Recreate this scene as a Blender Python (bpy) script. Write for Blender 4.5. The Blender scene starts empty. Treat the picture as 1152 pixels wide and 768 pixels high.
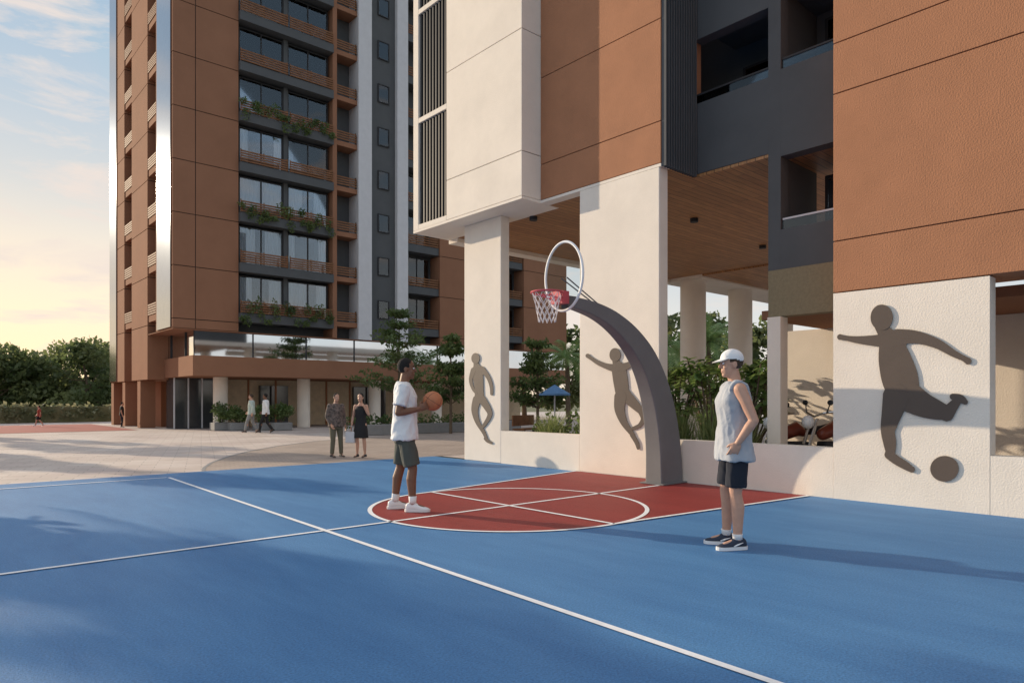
import bpy,bmesh,math,random
from mathutils import Vector as V, Matrix, noise
rnd=random.Random(11)
sc=bpy.context.scene; col=sc.collection
SN=math.sin(math.radians(41.5)); CS=math.cos(math.radians(41.5)); H=1.4
def ray(x):
    t=(x-576)/774.; return SN+CS*t, CS-SN*t
def gp(x,y,z=0):
    d=774*(H-z)/(y-450.); a,b=ray(x); return V((a*d,b*d,z))
def onX(x,y,X):
    a,b=ray(x); d=X/a; return V((X,b*d,H+(450-y)*d/774))
def atd(x,d,z=0):
    a,b=ray(x); return V((a*d,b*d,z))
# ---------------------------------------------------------------- materials
def newmat(name):
    m=bpy.data.materials.new(name); m.use_nodes=True
    n=m.node_tree.nodes; l=m.node_tree.links
    return m,n,l,n['Principled BSDF']
def M(name,c,rough=.7,metal=0,var=.12,scale=3,bump=0,bscale=60,spec=.4,c2=None,bdist=.01,stretch=None):
    m,n,l,b=newmat(name)
    tc=n.new('ShaderNodeTexCoord'); mp=n.new('ShaderNodeMapping'); l.new(tc.outputs['Object'],mp.inputs[0])
    if stretch: mp.inputs['Scale'].default_value=stretch
    nz=n.new('ShaderNodeTexNoise'); nz.inputs['Scale'].default_value=scale; nz.inputs['Detail'].default_value=7; nz.inputs['Roughness'].default_value=.65
    l.new(mp.outputs[0],nz.inputs['Vector'])
    rp=n.new('ShaderNodeValToRGB'); l.new(nz.outputs['Fac'],rp.inputs[0])
    rp.color_ramp.elements[0].position=.3; rp.color_ramp.elements[1].position=.7
    lo=[x*(1-var) for x in c]; hi=list(c2) if c2 else [min(1,x*(1+var)) for x in c]
    rp.color_ramp.elements[0].color=lo+[1]; rp.color_ramp.elements[1].color=hi+[1]
    l.new(rp.outputs[0],b.inputs['Base Color'])
    b.inputs['Roughness'].default_value=rough; b.inputs['Metallic'].default_value=metal
    b.inputs['Specular IOR Level'].default_value=spec
    if bump:
        n2=n.new('ShaderNodeTexNoise'); n2.inputs['Scale'].default_value=bscale; n2.inputs['Detail'].default_value=4
        l.new(mp.outputs[0],n2.inputs['Vector'])
        bp=n.new('ShaderNodeBump'); bp.inputs['Strength'].default_value=bump; bp.inputs['Distance'].default_value=bdist
        l.new(n2.outputs['Fac'],bp.inputs['Height']); l.new(bp.outputs[0],b.inputs['Normal'])
    return m
def leafmat(name,a,b_,scale=1.2,trans=.25):
    m,n,l,b=newmat(name)
    tc=n.new('ShaderNodeTexCoord')
    nz=n.new('ShaderNodeTexNoise'); nz.inputs['Scale'].default_value=scale; nz.inputs['Detail'].default_value=5
    l.new(tc.outputs['Object'],nz.inputs['Vector'])
    rp=n.new('ShaderNodeValToRGB'); l.new(nz.outputs['Fac'],rp.inputs[0])
    rp.color_ramp.elements[0].position=.35; rp.color_ramp.elements[1].position=.68
    rp.color_ramp.elements[0].color=list(a)+[1]; rp.color_ramp.elements[1].color=list(b_)+[1]
    l.new(rp.outputs[0],b.inputs['Base Color']); b.inputs['Roughness'].default_value=.5
    tr=n.new('ShaderNodeBsdfTranslucent'); l.new(rp.outputs[0],tr.inputs[0])
    mx=n.new('ShaderNodeMixShader'); mx.inputs[0].default_value=trans
    l.new(b.outputs[0],mx.inputs[1]); l.new(tr.outputs[0],mx.inputs[2]); l.new(mx.outputs[0],n['Material Output'].inputs[0])
    return m
def glassmat(name,fac=.3,tint=(.9,.95,1),rough=.02):
    m,n,l,b=newmat(name); n.remove(b)
    t=n.new('ShaderNodeBsdfTransparent'); t.inputs[0].default_value=list(tint)+[1]
    g=n.new('ShaderNodeBsdfGlossy'); g.inputs['Roughness'].default_value=rough
    lw=n.new('ShaderNodeLayerWeight'); lw.inputs[0].default_value=fac
    mx=n.new('ShaderNodeMixShader'); l.new(lw.outputs['Fresnel'],mx.inputs[0]); l.new(t.outputs[0],mx.inputs[1]); l.new(g.outputs[0],mx.inputs[2])
    l.new(mx.outputs[0],n['Material Output'].inputs[0]); return m
def brickmat(name,c1,c2,mort,w,h,rough=.75,rot=0):
    m,n,l,b=newmat(name)
    tc=n.new('ShaderNodeTexCoord'); mp=n.new('ShaderNodeMapping'); l.new(tc.outputs['Object'],mp.inputs[0]); mp.inputs['Rotation'].default_value=(0,0,rot)
    br=n.new('ShaderNodeTexBrick'); l.new(mp.outputs[0],br.inputs['Vector']); br.inputs['Scale'].default_value=1
    br.inputs['Brick Width'].default_value=w; br.inputs['Row Height'].default_value=h; br.inputs['Mortar Size'].default_value=.008
    br.inputs['Color1'].default_value=list(c1)+[1]; br.inputs['Color2'].default_value=list(c2)+[1]; br.inputs['Mortar'].default_value=list(mort)+[1]
    nz=n.new('ShaderNodeTexNoise'); nz.inputs['Scale'].default_value=.5; nz.inputs['Detail'].default_value=8; l.new(tc.outputs['Object'],nz.inputs['Vector'])
    mx=n.new('ShaderNodeMixRGB'); mx.blend_type='OVERLAY'; mx.inputs[0].default_value=.45
    l.new(br.outputs[0],mx.inputs[1]); l.new(nz.outputs['Fac'],mx.inputs[2]); l.new(mx.outputs[0],b.inputs['Base Color'])
    b.inputs['Roughness'].default_value=rough; return m
def courtmat(name,c,c2):
    m,n,l,b=newmat(name)
    tc=n.new('ShaderNodeTexCoord')
    mp=n.new('ShaderNodeMapping'); l.new(tc.outputs['Object'],mp.inputs[0]); mp.inputs['Scale'].default_value=(1,.22,1); mp.inputs['Rotation'].default_value=(0,0,.4)
    a=n.new('ShaderNodeTexNoise'); a.inputs['Scale'].default_value=1.6; a.inputs['Detail'].default_value=11; a.inputs['Roughness'].default_value=.75; l.new(mp.outputs[0],a.inputs['Vector'])
    f=n.new('ShaderNodeTexNoise'); f.inputs['Scale'].default_value=70; f.inputs['Detail'].default_value=4; f.inputs['Roughness'].default_value=.7; l.new(tc.outputs['Object'],f.inputs['Vector'])
    rp=n.new('ShaderNodeValToRGB'); l.new(a.outputs['Fac'],rp.inputs[0]); rp.color_ramp.elements[0].position=.3; rp.color_ramp.elements[1].position=.72
    rp.color_ramp.elements[0].color=list(c)+[1]; rp.color_ramp.elements[1].color=list(c2)+[1]
    mx=n.new('ShaderNodeMixRGB'); mx.blend_type='OVERLAY'; mx.inputs[0].default_value=.85
    l.new(rp.outputs[0],mx.inputs[1]); l.new(f.outputs['Fac'],mx.inputs[2]); l.new(mx.outputs[0],b.inputs['Base Color'])
    b.inputs['Roughness'].default_value=.6; b.inputs['Specular IOR Level'].default_value=.4
    bp=n.new('ShaderNodeBump'); bp.inputs['Strength'].default_value=.6; bp.inputs['Distance'].default_value=.006
    l.new(f.outputs['Fac'],bp.inputs['Height']); l.new(bp.outputs[0],b.inputs['Normal']); return m
def woodmat(name,c,c2,axis=(1,12,1)):
    m,n,l,b=newmat(name)
    tc=n.new('ShaderNodeTexCoord'); mp=n.new('ShaderNodeMapping'); l.new(tc.outputs['Object'],mp.inputs[0])
    br=n.new('ShaderNodeTexBrick'); l.new(mp.outputs[0],br.inputs['Vector']); br.inputs['Scale'].default_value=1
    br.inputs['Brick Width'].default_value=3.0; br.inputs['Row Height'].default_value=.16; br.inputs['Mortar Size'].default_value=.006
    br.inputs['Color1'].default_value=list(c)+[1]; br.inputs['Color2'].default_value=list(c2)+[1]; br.inputs['Mortar'].default_value=(.03,.015,.008,1)
    mp2=n.new('ShaderNodeMapping'); mp2.inputs['Scale'].default_value=axis; l.new(tc.outputs['Object'],mp2.inputs[0])
    nz=n.new('ShaderNodeTexNoise'); nz.inputs['Scale'].default_value=2.5; nz.inputs['Detail'].default_value=8; l.new(mp2.outputs[0],nz.inputs['Vector'])
    mx=n.new('ShaderNodeMixRGB'); mx.blend_type='OVERLAY'; mx.inputs[0].default_value=.6
    l.new(br.outputs[0],mx.inputs[1]); l.new(nz.outputs['Fac'],mx.inputs[2]); l.new(mx.outputs[0],b.inputs['Base Color']); b.inputs['Roughness'].default_value=.5
    return m
WHITE=M('white_plaster',(.83,.745,.645),.85,var=.06,scale=1.2,bump=.4,bscale=45)
BROWN=M('brown_stucco',(.40,.18,.092),.85,var=.08,scale=1.5,bump=.7,bscale=50)
BROWND=M('brown_cladding',(.29,.145,.088),.9,var=.07,scale=.7,spec=.1)
GREY=M('dark_grey_paint',(.085,.09,.095),.75,var=.08,scale=1.5,bump=.15)
GREYL=M('pale_grey_paint',(.60,.60,.62),.7,var=.05)
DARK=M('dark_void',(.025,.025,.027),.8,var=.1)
OLIVE=M('olive_stone',(.25,.205,.125),.9,var=.12,scale=20,bump=.5,bscale=60)
WOOD=woodmat('wood_soffit',(.44,.215,.085),(.33,.15,.058))
WOODR=M('wood_slat',(.21,.10,.05),.7,var=.25,scale=4,spec=.2)
SILVER=M('silver_panel',(.30,.35,.42),.12,metal=1,var=.05)
GLASS=glassmat('window_glass',.5)
CLEAR=glassmat('clear_board',.10,(.90,.93,.94))
RAILG=glassmat('rail_glass',.4,(.5,.55,.58))
MIRROR=M('band_glass',(.74,.79,.85),.04,metal=1,var=.05,scale=.5)
DGLASS=M('dark_glazing',(.05,.055,.06),.08,spec=.8)
CURT=M('white_curtain',(.86,.86,.85),.9,var=.15,scale=9,stretch=(4,4,.2))
FRAME=M('dark_frame',(.03,.03,.033),.6)
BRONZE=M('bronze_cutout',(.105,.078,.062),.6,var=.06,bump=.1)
POLE=M('pole_grey',(.165,.165,.172),.5,var=.06,bump=.08,bscale=90)
BLUE=courtmat('blue_court',(.046,.165,.37),(.088,.25,.485))
RED=courtmat('red_court',(.22,.024,.022),(.31,.038,.032))
LINE=M('line_paint',(.86,.87,.88),.6,var=.08,scale=12)
PAVE=brickmat('plaza_pavers',(.60,.51,.46),(.52,.435,.38),(.33,.28,.25),.6,.3,rot=.3)
PATHM=brickmat('path_pavers',(.40,.32,.27),(.35,.28,.235),(.22,.18,.16),.3,.15)
GROUND=M('grass_ground',(.12,.12,.06),.95,var=.3,scale=.3)
REDPAVE=M('far_red_court',(.36,.10,.08),.8,var=.1)
LEAF=leafmat('leaf_dark',(.03,.065,.02),(.11,.17,.05),.7,.35)
LEAFW=leafmat('leaf_warm',(.06,.11,.03),(.18,.23,.07),.8,.4)
LEAFF=leafmat('leaf_far',(.09,.13,.05),(.24,.27,.11),.35,.55)
LEAFB=leafmat('leaf_broad',(.13,.24,.07),(.33,.43,.15),3,.4)
HEDGEM=leafmat('hedge_leaf',(.16,.18,.09),(.36,.33,.20),.8,.45)
GRASSM=leafmat('grass_blade',(.16,.24,.07),(.36,.39,.17),4,.4)
BARK=M('bark',(.15,.11,.075),.9,var=.3,scale=8,bump=.6,bscale=25)
RIM=M('rim_red',(.60,.09,.11),.4)
NETM=M('net_cord',(.8,.76,.76),.8)
WHITEP=M('white_paint',(.8,.8,.8),.4,var=.03)
ORANGE=M('ball_leather',(.50,.18,.08),.6,var=.1,scale=20,bump=.3,bscale=120)
BLACK=M('black_rubber',(.02,.02,.02),.6)
SHOEN=M('dark_blue_shoe',(.02,.03,.055),.6)
RED2=M('dark_red_paint',(.20,.045,.025),.3)
REDC=M('red_cotton',(.35,.06,.04),.8)
CHROME=M('chrome',(.6,.6,.6),.2,metal=.9)
SKIND=M('skin_dark',(.20,.095,.055),.5,var=.1,scale=12)
SKINL=M('skin_light',(.55,.31,.215),.5,var=.08,scale=12)
HAIR=M('hair_black',(.014,.012,.011),.9,bump=.9,bscale=110)
HAIRB=M('hair_brown',(.06,.035,.02),.7,bump=.6,bscale=90)
TEE=M('white_cotton',(.80,.79,.78),.85,var=.04,bump=.35,bscale=14,bdist=.03)
TEEG=M('pale_grey_cotton',(.40,.42,.455),.85,var=.06,bump=.4,bscale=14,bdist=.03)
SHORT=M('olive_cotton',(.085,.09,.075),.85,var=.1,bump=.25,bscale=20)
NAVY=M('navy_cotton',(.014,.018,.03),.85,var=.15,bump=.25,bscale=20)
PATT=M('patterned_jacket',(.05,.05,.055),.85,var=.7,scale=16,c2=(.26,.20,.17))
KHAKI=M('khaki_cotton',(.14,.13,.09),.85)
BLKCLOTH=M('black_cloth',(.018,.017,.018),.8,bump=.2,bscale=25)
TEAL=M('sage_cotton',(.45,.52,.47),.85)
STONE=M('grey_planter',(.25,.25,.25),.8,var=.1,scale=5)
# ---------------------------------------------------------------- mesh helpers
def rootloc(o):
    while o.parent: o=o.parent
    return o.location
class MB:
    def __init__(s): s.v=[]; s.f=[]
    def add(s,vs,fs):
        n=len(s.v); s.v+=[tuple(v) for v in vs]; s.f+=[tuple(n+i for i in f) for f in fs]; return s
    def box(s,x0,x1,y0,y1,z0,z1):
        return s.add([(x0,y0,z0),(x1,y0,z0),(x1,y1,z0),(x0,y1,z0),(x0,y0,z1),(x1,y0,z1),(x1,y1,z1),(x0,y1,z1)],
            [(0,3,2,1),(4,5,6,7),(0,1,5,4),(1,2,6,5),(2,3,7,6),(3,0,4,7)])
    def rings(s,rs,cap=True):
        n=len(rs[0]); vs=[p for r in rs for p in r]; fs=[]
        for i in range(len(rs)-1):
            for j in range(n):
                k=(j+1)%n; fs.append((i*n+j,i*n+k,(i+1)*n+k,(i+1)*n+j))
        if cap: fs.append(tuple(range(n-1,-1,-1))); fs.append(tuple((len(rs)-1)*n+j for j in range(n)))
        return s.add(vs,fs)
    def tube(s,pts,rad,n=10,cap=True):
        pts=[V(p) for p in pts]
        if not hasattr(rad,'__len__'): rad=[rad]*len(pts)
        rs=[]; nrm=None
        for i,p in enumerate(pts):
            t=(pts[min(i+1,len(pts)-1)]-pts[max(i-1,0)]).normalized()
            if nrm is None: nrm=t.cross(V((0,0,1)) if abs(t.z)<.9 else V((0,1,0))).normalized()
            nrm=(nrm-t*nrm.dot(t)).normalized(); bn=t.cross(nrm)
            rs.append([p+(nrm*math.cos(a)+bn*math.sin(a))*rad[i] for a in [2*math.pi*j/n for j in range(n)]])
        return s.rings(rs,cap)
    def limb(s,pts,rad,n=12):
        pts=[V(p) for p in pts]; rad=list(rad)
        a=(pts[0]-pts[1]).normalized(); b=(pts[-1]-pts[-2]).normalized()
        P=[];Q=[]
        for k in (1.35,.9,.45): P.append(pts[0]+a*rad[0]*math.sin(k)); Q.append(rad[0]*max(.1,math.cos(k)))
        P+=pts;Q+=rad
        for k in (.45,.9,1.35): P.append(pts[-1]+b*rad[-1]*math.sin(k)); Q.append(rad[-1]*max(.1,math.cos(k)))
        return s.tube(P,Q,n)
    def ell(s,c,r,R=None,nu=18,nv=11):
        c=V(c); R=R or Matrix.Identity(3); rs=[]
        for i in range(nv):
            a=-math.pi/2+.06+(math.pi-.12)*i/(nv-1)
            rs.append([c+R@V((r[0]*math.cos(a)*math.cos(b),r[1]*math.cos(a)*math.sin(b),r[2]*math.sin(a))) for b in [2*math.pi*j/nu for j in range(nu)]])
        return s.rings(rs)
    def cyl(s,x,y,z0,z1,r,n=24): return s.tube([(x,y,z0),(x,y,z1)],[r,r],n)
    def prism_x(s,poly,x0,x1):
        n=len(poly); vs=[(x0,p[0],p[1]) for p in poly]+[(x1,p[0],p[1]) for p in poly]
        return s.add(vs,[tuple(range(n)),tuple(range(2*n-1,n-1,-1))]+[(i,(i+1)%n,n+(i+1)%n,n+i) for i in range(n)])
    def torus(s,c,R,r,ax='z',n=40,m=8,rx=None):
        c=V(c); vs=[];fs=[]; rx=rx or R
        for i in range(n):
            a=2*math.pi*i/n
            for j in range(m):
                b=2*math.pi*j/m; q=r*math.cos(b); w=r*math.sin(b)
                u=(R+q)*math.cos(a); v=(rx+q)*math.sin(a)
                p={'z':(u,v,w),'x':(w,u,v),'y':(u,w,v)}[ax]; vs.append(c+V(p))
        for i in range(n):
            for j in range(m): fs.append((i*m+j,((i+1)%n)*m+j,((i+1)%n)*m+(j+1)%m,i*m+(j+1)%m))
        return s.add(vs,fs)
    def mesh(s,name):
        me=bpy.data.meshes.new(name); me.from_pydata(s.v,[],s.f); me.update(); return me
    def build(s,name,m,parent=None,smooth=False,world=True,bevel=0,recalc=True):
        me=s.mesh(name)
        if parent is not None and world:
            me.transform(Matrix.Translation(-rootloc(parent)))
        if recalc:
            bm=bmesh.new(); bm.from_mesh(me); bmesh.ops.recalc_face_normals(bm,faces=bm.faces); bm.to_mesh(me); bm.free()
        return link(name,me,m,parent,smooth,bevel)
def link(name,me,m,parent=None,smooth=False,bevel=0):
    me.materials.append(m)
    if smooth:
        for p in me.polygons: p.use_smooth=True
    o=bpy.data.objects.new(name,me); col.objects.link(o); o.parent=parent
    if bevel:
        b=o.modifiers.new('Bevel','BEVEL'); b.width=bevel; b.segments=2; b.limit_method='ANGLE'
    return o
def empty(name,loc,rz=0):
    o=bpy.data.objects.new(name,None); col.objects.link(o); o.location=loc; o.rotation_euler=(0,0,rz); o.empty_display_size=.2; return o
def tag(o,label,cat,group=None,kind=None):
    o['label']=label; o['category']=cat
    if group:o['group']=group
    if kind:o['kind']=kind
    return o
def struct(o,label,cat): return tag(o,label,cat,kind='structure')
def dup(root,loc,rz,s,label):
    r=root.copy(); col.objects.link(r); r.location=loc; r.rotation_euler=(0,0,rz); r.scale=(s,s,s); r['label']=label
    for ch in list(root.children):
        c=ch.copy(); col.objects.link(c); c.parent=r
        for g in list(ch.children):
            d=g.copy(); col.objects.link(d); d.parent=c
    return r
# ---------------------------------------------------------------- ground
def sheet(name,poly,z,m,label,cat):
    mb=MB(); mb.add([(p[0],p[1],z) for p in poly],[tuple(range(len(poly)))])
    o=mb.build(name,m,recalc=False); struct(o,label,cat)
    if o.data.polygons[0].normal.z<0: o.data.flip_normals()
    return o
sheet('ground',[(-900,-900),(900,-900),(900,900),(-900,900)],-.03,GROUND,'grassy open ground reaching out to the horizon','ground')
sheet('pavement',[(-60,14.2),(70,14.2),(70,60),(-60,60)],-.012,PAVE,'pale beige paved plaza between the court and the tower','pavement')
sheet('pavement',[(10.2,-8),(70,-8),(70,14.2),(10.2,14.2)],-.012,PAVE,'paved floor under the raised building','pavement')
pth=[(4.45,14.25),(4.7,15),(5.2,16.1),(6.1,17.6),(7.2,19.1),(8.6,20.6),(10.6,22.2),(13,23.4),(17,24.3),(24,24.8),(40,25),(40,14.25)]
sheet('path',pth,-.006,PATHM,'darker brown paved path with a curved edge behind the court','path')
sheet('court',[(-25,-15),(9.95,-15),(9.95,14.2),(-25,14.2)],0,BLUE,'blue acrylic basketball court surface','court')
kerb=MB()
for i in range(len(pth)-2):
    a=V(pth[i]+(0,));b=V(pth[i+1]+(0,)); d=(b-a).normalized(); n=V((-d.y,d.x,0))*.035
    kerb.add([a-n+V((0,0,-.002)),b-n+V((0,0,-.002)),b+n+V((0,0,-.002)),a+n+V((0,0,-.002))],[(0,1,2,3)])
struct(kerb.build('path_edge',STONE,recalc=False),'dark edging strip along the curved path','edging')
cx0,cy0,RR=6.0,6.85,1.8
key=[(9.94,9.32),(cx0,cy0+RR)]+[(cx0+RR*math.cos(a),cy0+RR*math.sin(a)) for a in [math.pi/2+math.pi*i/40 for i in range(1,40)]]+[(cx0,cy0-RR),(9.94,4.65)]
sheet('court_key',key,.004,RED,'red painted key under the basketball hoop','court')
sheet('far_court',[(-60,36),(8.3,36),(8.3,47),(-60,47)],-.004,REDPAVE,'red sports court beyond the plaza at the far left','court')
ln=MB(); LW=.028; LZ=.008
def seg(a,b,w=LW):
    a=V((a[0],a[1],LZ)); b=V((b[0],b[1],LZ)); d=(b-a).normalized(); n=V((-d.y,d.x,0))*w
    ln.add([a-n,b-n,b+n,a+n],[(0,1,2,3)])
def arc(cx,cy,r,a0,a1,n=64,w=LW):
    vs=[];fs=[]
    for i in range(n+1):
        a=a0+(a1-a0)*i/n
        vs+=[(cx+(r-w)*math.cos(a),cy+(r-w)*math.sin(a),LZ),(cx+(r+w)*math.cos(a),cy+(r+w)*math.sin(a),LZ)]
    for i in range(n): fs.append((2*i,2*i+1,2*i+3,2*i+2))
    ln.add(vs,fs)
lx=lambda y:3.175+.031*y
seg((lx(13.4),13.4),(lx(-14),-14)); seg((-24,13.43),(lx(13.4)-.03,13.43))
seg((-24,6.85),(lx(6.85)-.03,6.85)); seg((lx(6.85)+.03,6.85),(9.3,6.85))
arc(cx0,cy0,RR,0,2*math.pi,110)
LZ=.011
seg((cx0,cy0+RR),(9.93,9.32)); seg((cx0,cy0-RR),(9.93,4.65)); seg((cx0,cy0+RR),(cx0,cy0-RR))
lo=ln.build('court_lines',LINE,recalc=False); struct(lo,'white painted lines and free throw circle on the court','court line')
# ---------------------------------------------------------------- right building
B=empty('apartment_building',(9.95,4,0)); tag(B,'brown and white apartment building raised over an open ground floor beside the court','building')
W=9.95
w=MB(); w.box(W,W+.25,11.62,12.95,0,5.5); w.build('column',WHITE,B,bevel=.012)
w=MB(); w.box(W,W+.25,7.34,9.24,0,5.5); w.build('column',WHITE,B,bevel=.012)
w=MB(); w.box(W,W+.25,2.43,4.32,0,2.92); w.build('wall',WHITE,B)
for y0,y1 in ((9.243,11.617),(4.323,7.337),(-8,2.427)):
    w=MB(); w.box(W+.002,W+.25,y0,y1,0,.72); w.build('low_wall',WHITE,B)
def panels(x0,x1,y0,y1,zs,m,gap=.014):
    b=MB()
    for a,c in zip(zs[:-1],zs[1:]): b.box(x0,x1,y0,y1,a+gap/2,c-gap/2)
    o=b.build('cladding',m,B,bevel=.006)
    k=MB(); k.box(x0+.03,x1-.03,y0+.03,y1-.03,zs[0]+.02,zs[-1]-.02); k.build('cladding_backing',DARK,B)
    return o
panels(W,W+.8,-8,4.32,[2.93,3.66,5.76,6.48,8.6,10.7,14],BROWN)
panels(W,11.2,7.31,10.345,[5.56,6.3,8.1,9.9,12,14],BROWN)
panels(9.42,11.2,10.35,12.94,[5.56,6.48,8.97,11,14],WHITE)
fr=MB(); fr.box(9.42,11.2,14.10,14.32,5.56,14)
for z in (5.56,8.15,10.8): fr.box(9.42,11.2,12.945,14.097,z,z+.12)
fr.build('slat_frame',WHITE,B,bevel=.008)
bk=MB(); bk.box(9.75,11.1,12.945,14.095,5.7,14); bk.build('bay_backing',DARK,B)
for z0,z1 in ((5.68,8.15),(8.27,10.8),(10.92,13.9)):
    s=MB()
    for i in range(9): y=13.02+i*.125; s.box(9.46,9.60,y,y+.05,z0,z1)
    s.build('vertical_slats',FRAME,B)
ws=MB(); ws.box(9.42,10.5,10.35,14.32,5.502,5.558); ws.box(10.502,19.5,13.95,14.32,5.40,5.70); ws.build('soffit_border',WHITE,B)
so=MB(); so.box(10.201,19.5,7.31,10.348,5.503,5.555); so.box(10.503,19.5,10.352,13.948,5.503,5.555); so.box(10.96,19.5,2,7.308,5.503,5.555); so.build('wood_soffit',WOOD,B)
bmn=MB(); bmn.box(W+.003,10.2,7.31,10.348,5.503,5.557); bmn.build('soffit_trim',WHITE,B)
ms=MB(); ms.box(12.4,19.4,2,14.0,5.56,14); ms.build('upper_floors',GREY,B)
for x,y in ((781,247),(858,277),(600,245)):
    d=4.08*774/(450-y); p=atd(x,d,0); q=MB(); q.cyl(p.x,p.y,5.42,5.502,.09,14); q.build('ceiling_light',FRAME,B)
GX=10.95
g=MB(); g.box(GX,GX+.25,5.62,5.84,3.58,14); g.box(GX,GX+.25,3.0,5.619,3.58,4.24); g.box(GX,GX+.25,3.0,5.619,5.46,6.91); g.box(GX,GX+.25,3.0,5.619,8.3,14)
g.box(GX,GX+.25,5.841,7.29,5.56,6.85); g.box(GX,GX+.25,5.841,7.29,8.03,14); g.build('grey_wall',GREY,B)
g=MB(); g.box(GX,GX+.25,3.0,5.84,2.8,3.578); g.build('stone_band',OLIVE,B)
g=MB(); g.box(GX+.251,12.4,2.5,7.3,6.65,6.84); g.box(GX+.251,12.4,2.5,5.84,4.05,4.235); g.box(GX+.251,12.4,2.5,7.3,8.35,8.5); g.box(GX+.251,12.4,5.68,5.80,4.236,8.34); g.build('loggia_slab',GREY,B)
for y0,y1,z0,z1 in ((5.95,7.1,6.86,7.9),(3.2,5.5,4.25,5.4),(3.2,5.5,6.92,8.2)):
    d=MB(); d.box(12.33,12.396,y0,y1,z0,z1); o=d.build('window',FRAME,B)
    d=MB(); d.box(12.322,12.328,y0+.06,y1-.06,z0+.05,z1-.05); d.build('pane',GLASS,o)
for y0,y1,z0,tm in ((5.86,7.28,6.85,FRAME),(3.4,5.6,4.24,GREYL),(3.4,5.6,6.91,FRAME)):
    r=MB(); r.box(GX+.03,GX+.07,y0,y1,z0+.16,z0+.19); o=r.build('railing',tm,B)
    r=MB(); r.box(GX+.045,GX+.055,y0,y1,z0+.002,z0+.158); r.build('rail_glass',RAILG,o)
lv=MB()
for i in range(13):
    x=9.97+i*.076; lv.box(x,x+.03,7.21,7.305,5.5,14)
lv.build('louver_panel',GREY,B)
g=MB(); g.box(13.5,13.75,2,7.0,0,2.8); g.build('back_wall',WHITE,B)
g=MB(); g.box(11.21,14.2,2,6.1,2.801,2.95); g.build('lobby_ceiling',BROWND,B)
g=MB(); g.box(10.9,11.15,5.6,5.83,0,2.79); g.build('pier',WHITE,B)
g=MB(); g.box(10.202,14,-8,2.0,2.7,2.9); g.build('lobby_ceiling',BROWND,B)
g=MB(); g.box(12.2,12.45,-8,1.9,0,2.69); g.build('back_wall',WHITE,B)
for x,y,r in ((19.9,13.3,.42),(22.9,13.3,.42),(26.6,13.6,.42),(18.8,6.5,.4)):
    g=MB(); g.cyl(x,y,0,5.395,r,64); g.build('round_column',WHITE,B,smooth=False)
g=MB(); g.box(19.51,34,12.7,14.3,5.4,5.75); g.box(19.51,34,9,9.4,5.0,5.4); g.build('beam',WHITE,B)
g=MB(); g.box(19.51,34,9.41,12.69,5.45,5.6); g.build('wood_soffit',WOOD,B)
# ---------------------------------------------------------------- cutouts on the wall
SX=9.932
def stroke(mb,pts,dx):
    P=[]
    n=len(pts)
    for i in range(n-1):
        p0=pts[max(0,i-1)];p1=pts[i];p2=pts[i+1];p3=pts[min(n-1,i+2)]
        for k in range(6):
            t=k/6; P.append([.5*((2*p1[q])+(p2[q]-p0[q])*t+(2*p0[q]-5*p1[q]+4*p2[q]-p3[q])*t*t+(3*p1[q]-p0[q]-3*p2[q]+p3[q])*t**3) for q in range(3)])
    P.append(list(pts[-1])); L=[];R_=[]
    for i,p in enumerate(P):
        a=P[max(0,i-1)];b=P[min(len(P)-1,i+1)]; tx,ty=b[0]-a[0],b[1]-a[1]; m=math.hypot(tx,ty) or 1; tx/=m;ty/=m
        L.append((p[0]-ty*p[2],p[1]+tx*p[2])); R_.append((p[0]+ty*p[2],p[1]-tx*p[2]))
    def cap(p,q):
        ang=math.atan2(q[1]-p[1],q[0]-p[0]); r=p[2]
        return [(p[0]+r*math.cos(ang+s),p[1]+r*math.sin(ang+s)) for s in ([-1.2,-.6,0,.6,1.2])]
    e=P[-1]; f=P[-2]; c1=cap(e,(2*e[0]-f[0],2*e[1]-f[1]))
    s=P[0]; g=P[1]; c0=cap(s,(2*s[0]-g[0],2*s[1]-g[1]))
    out=R_+c1+L[::-1]+c0
    q=[onX(x,y,SX) for x,y in out]; mb.prism_x([(p.y,p.z) for p in q],SX-dx,SX+.006-dx)
def sil(name,label,head,strokes,sp):
    r=empty(name,(SX,onX(sp[0][0],500,SX).y,onX(sp[0][0],sp[0][1],SX).z)); tag(r,label,'wall art')
    o=MB()
    for i,s_ in enumerate(strokes): stroke(o,s_,i*.0005)
    o.build('body_panel',BRONZE,r)
    h=MB(); q=[onX(head[0]+head[2]*math.cos(a),head[1]+head[3]*math.sin(a),SX) for a in [2*math.pi*i/40 for i in range(40)]]
    h.prism_x([(p.y,p.z) for p in q],SX-.005,SX+.001); h.build('head_panel',BRONZE,r)
    for x,y in sp:
        s=MB(); p=onX(x,y,SX); s.tube([(SX+.005,p.y,p.z),(9.955,p.y,p.z)],[.012,.012],8); s.build('spacer',FRAME,r)
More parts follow.
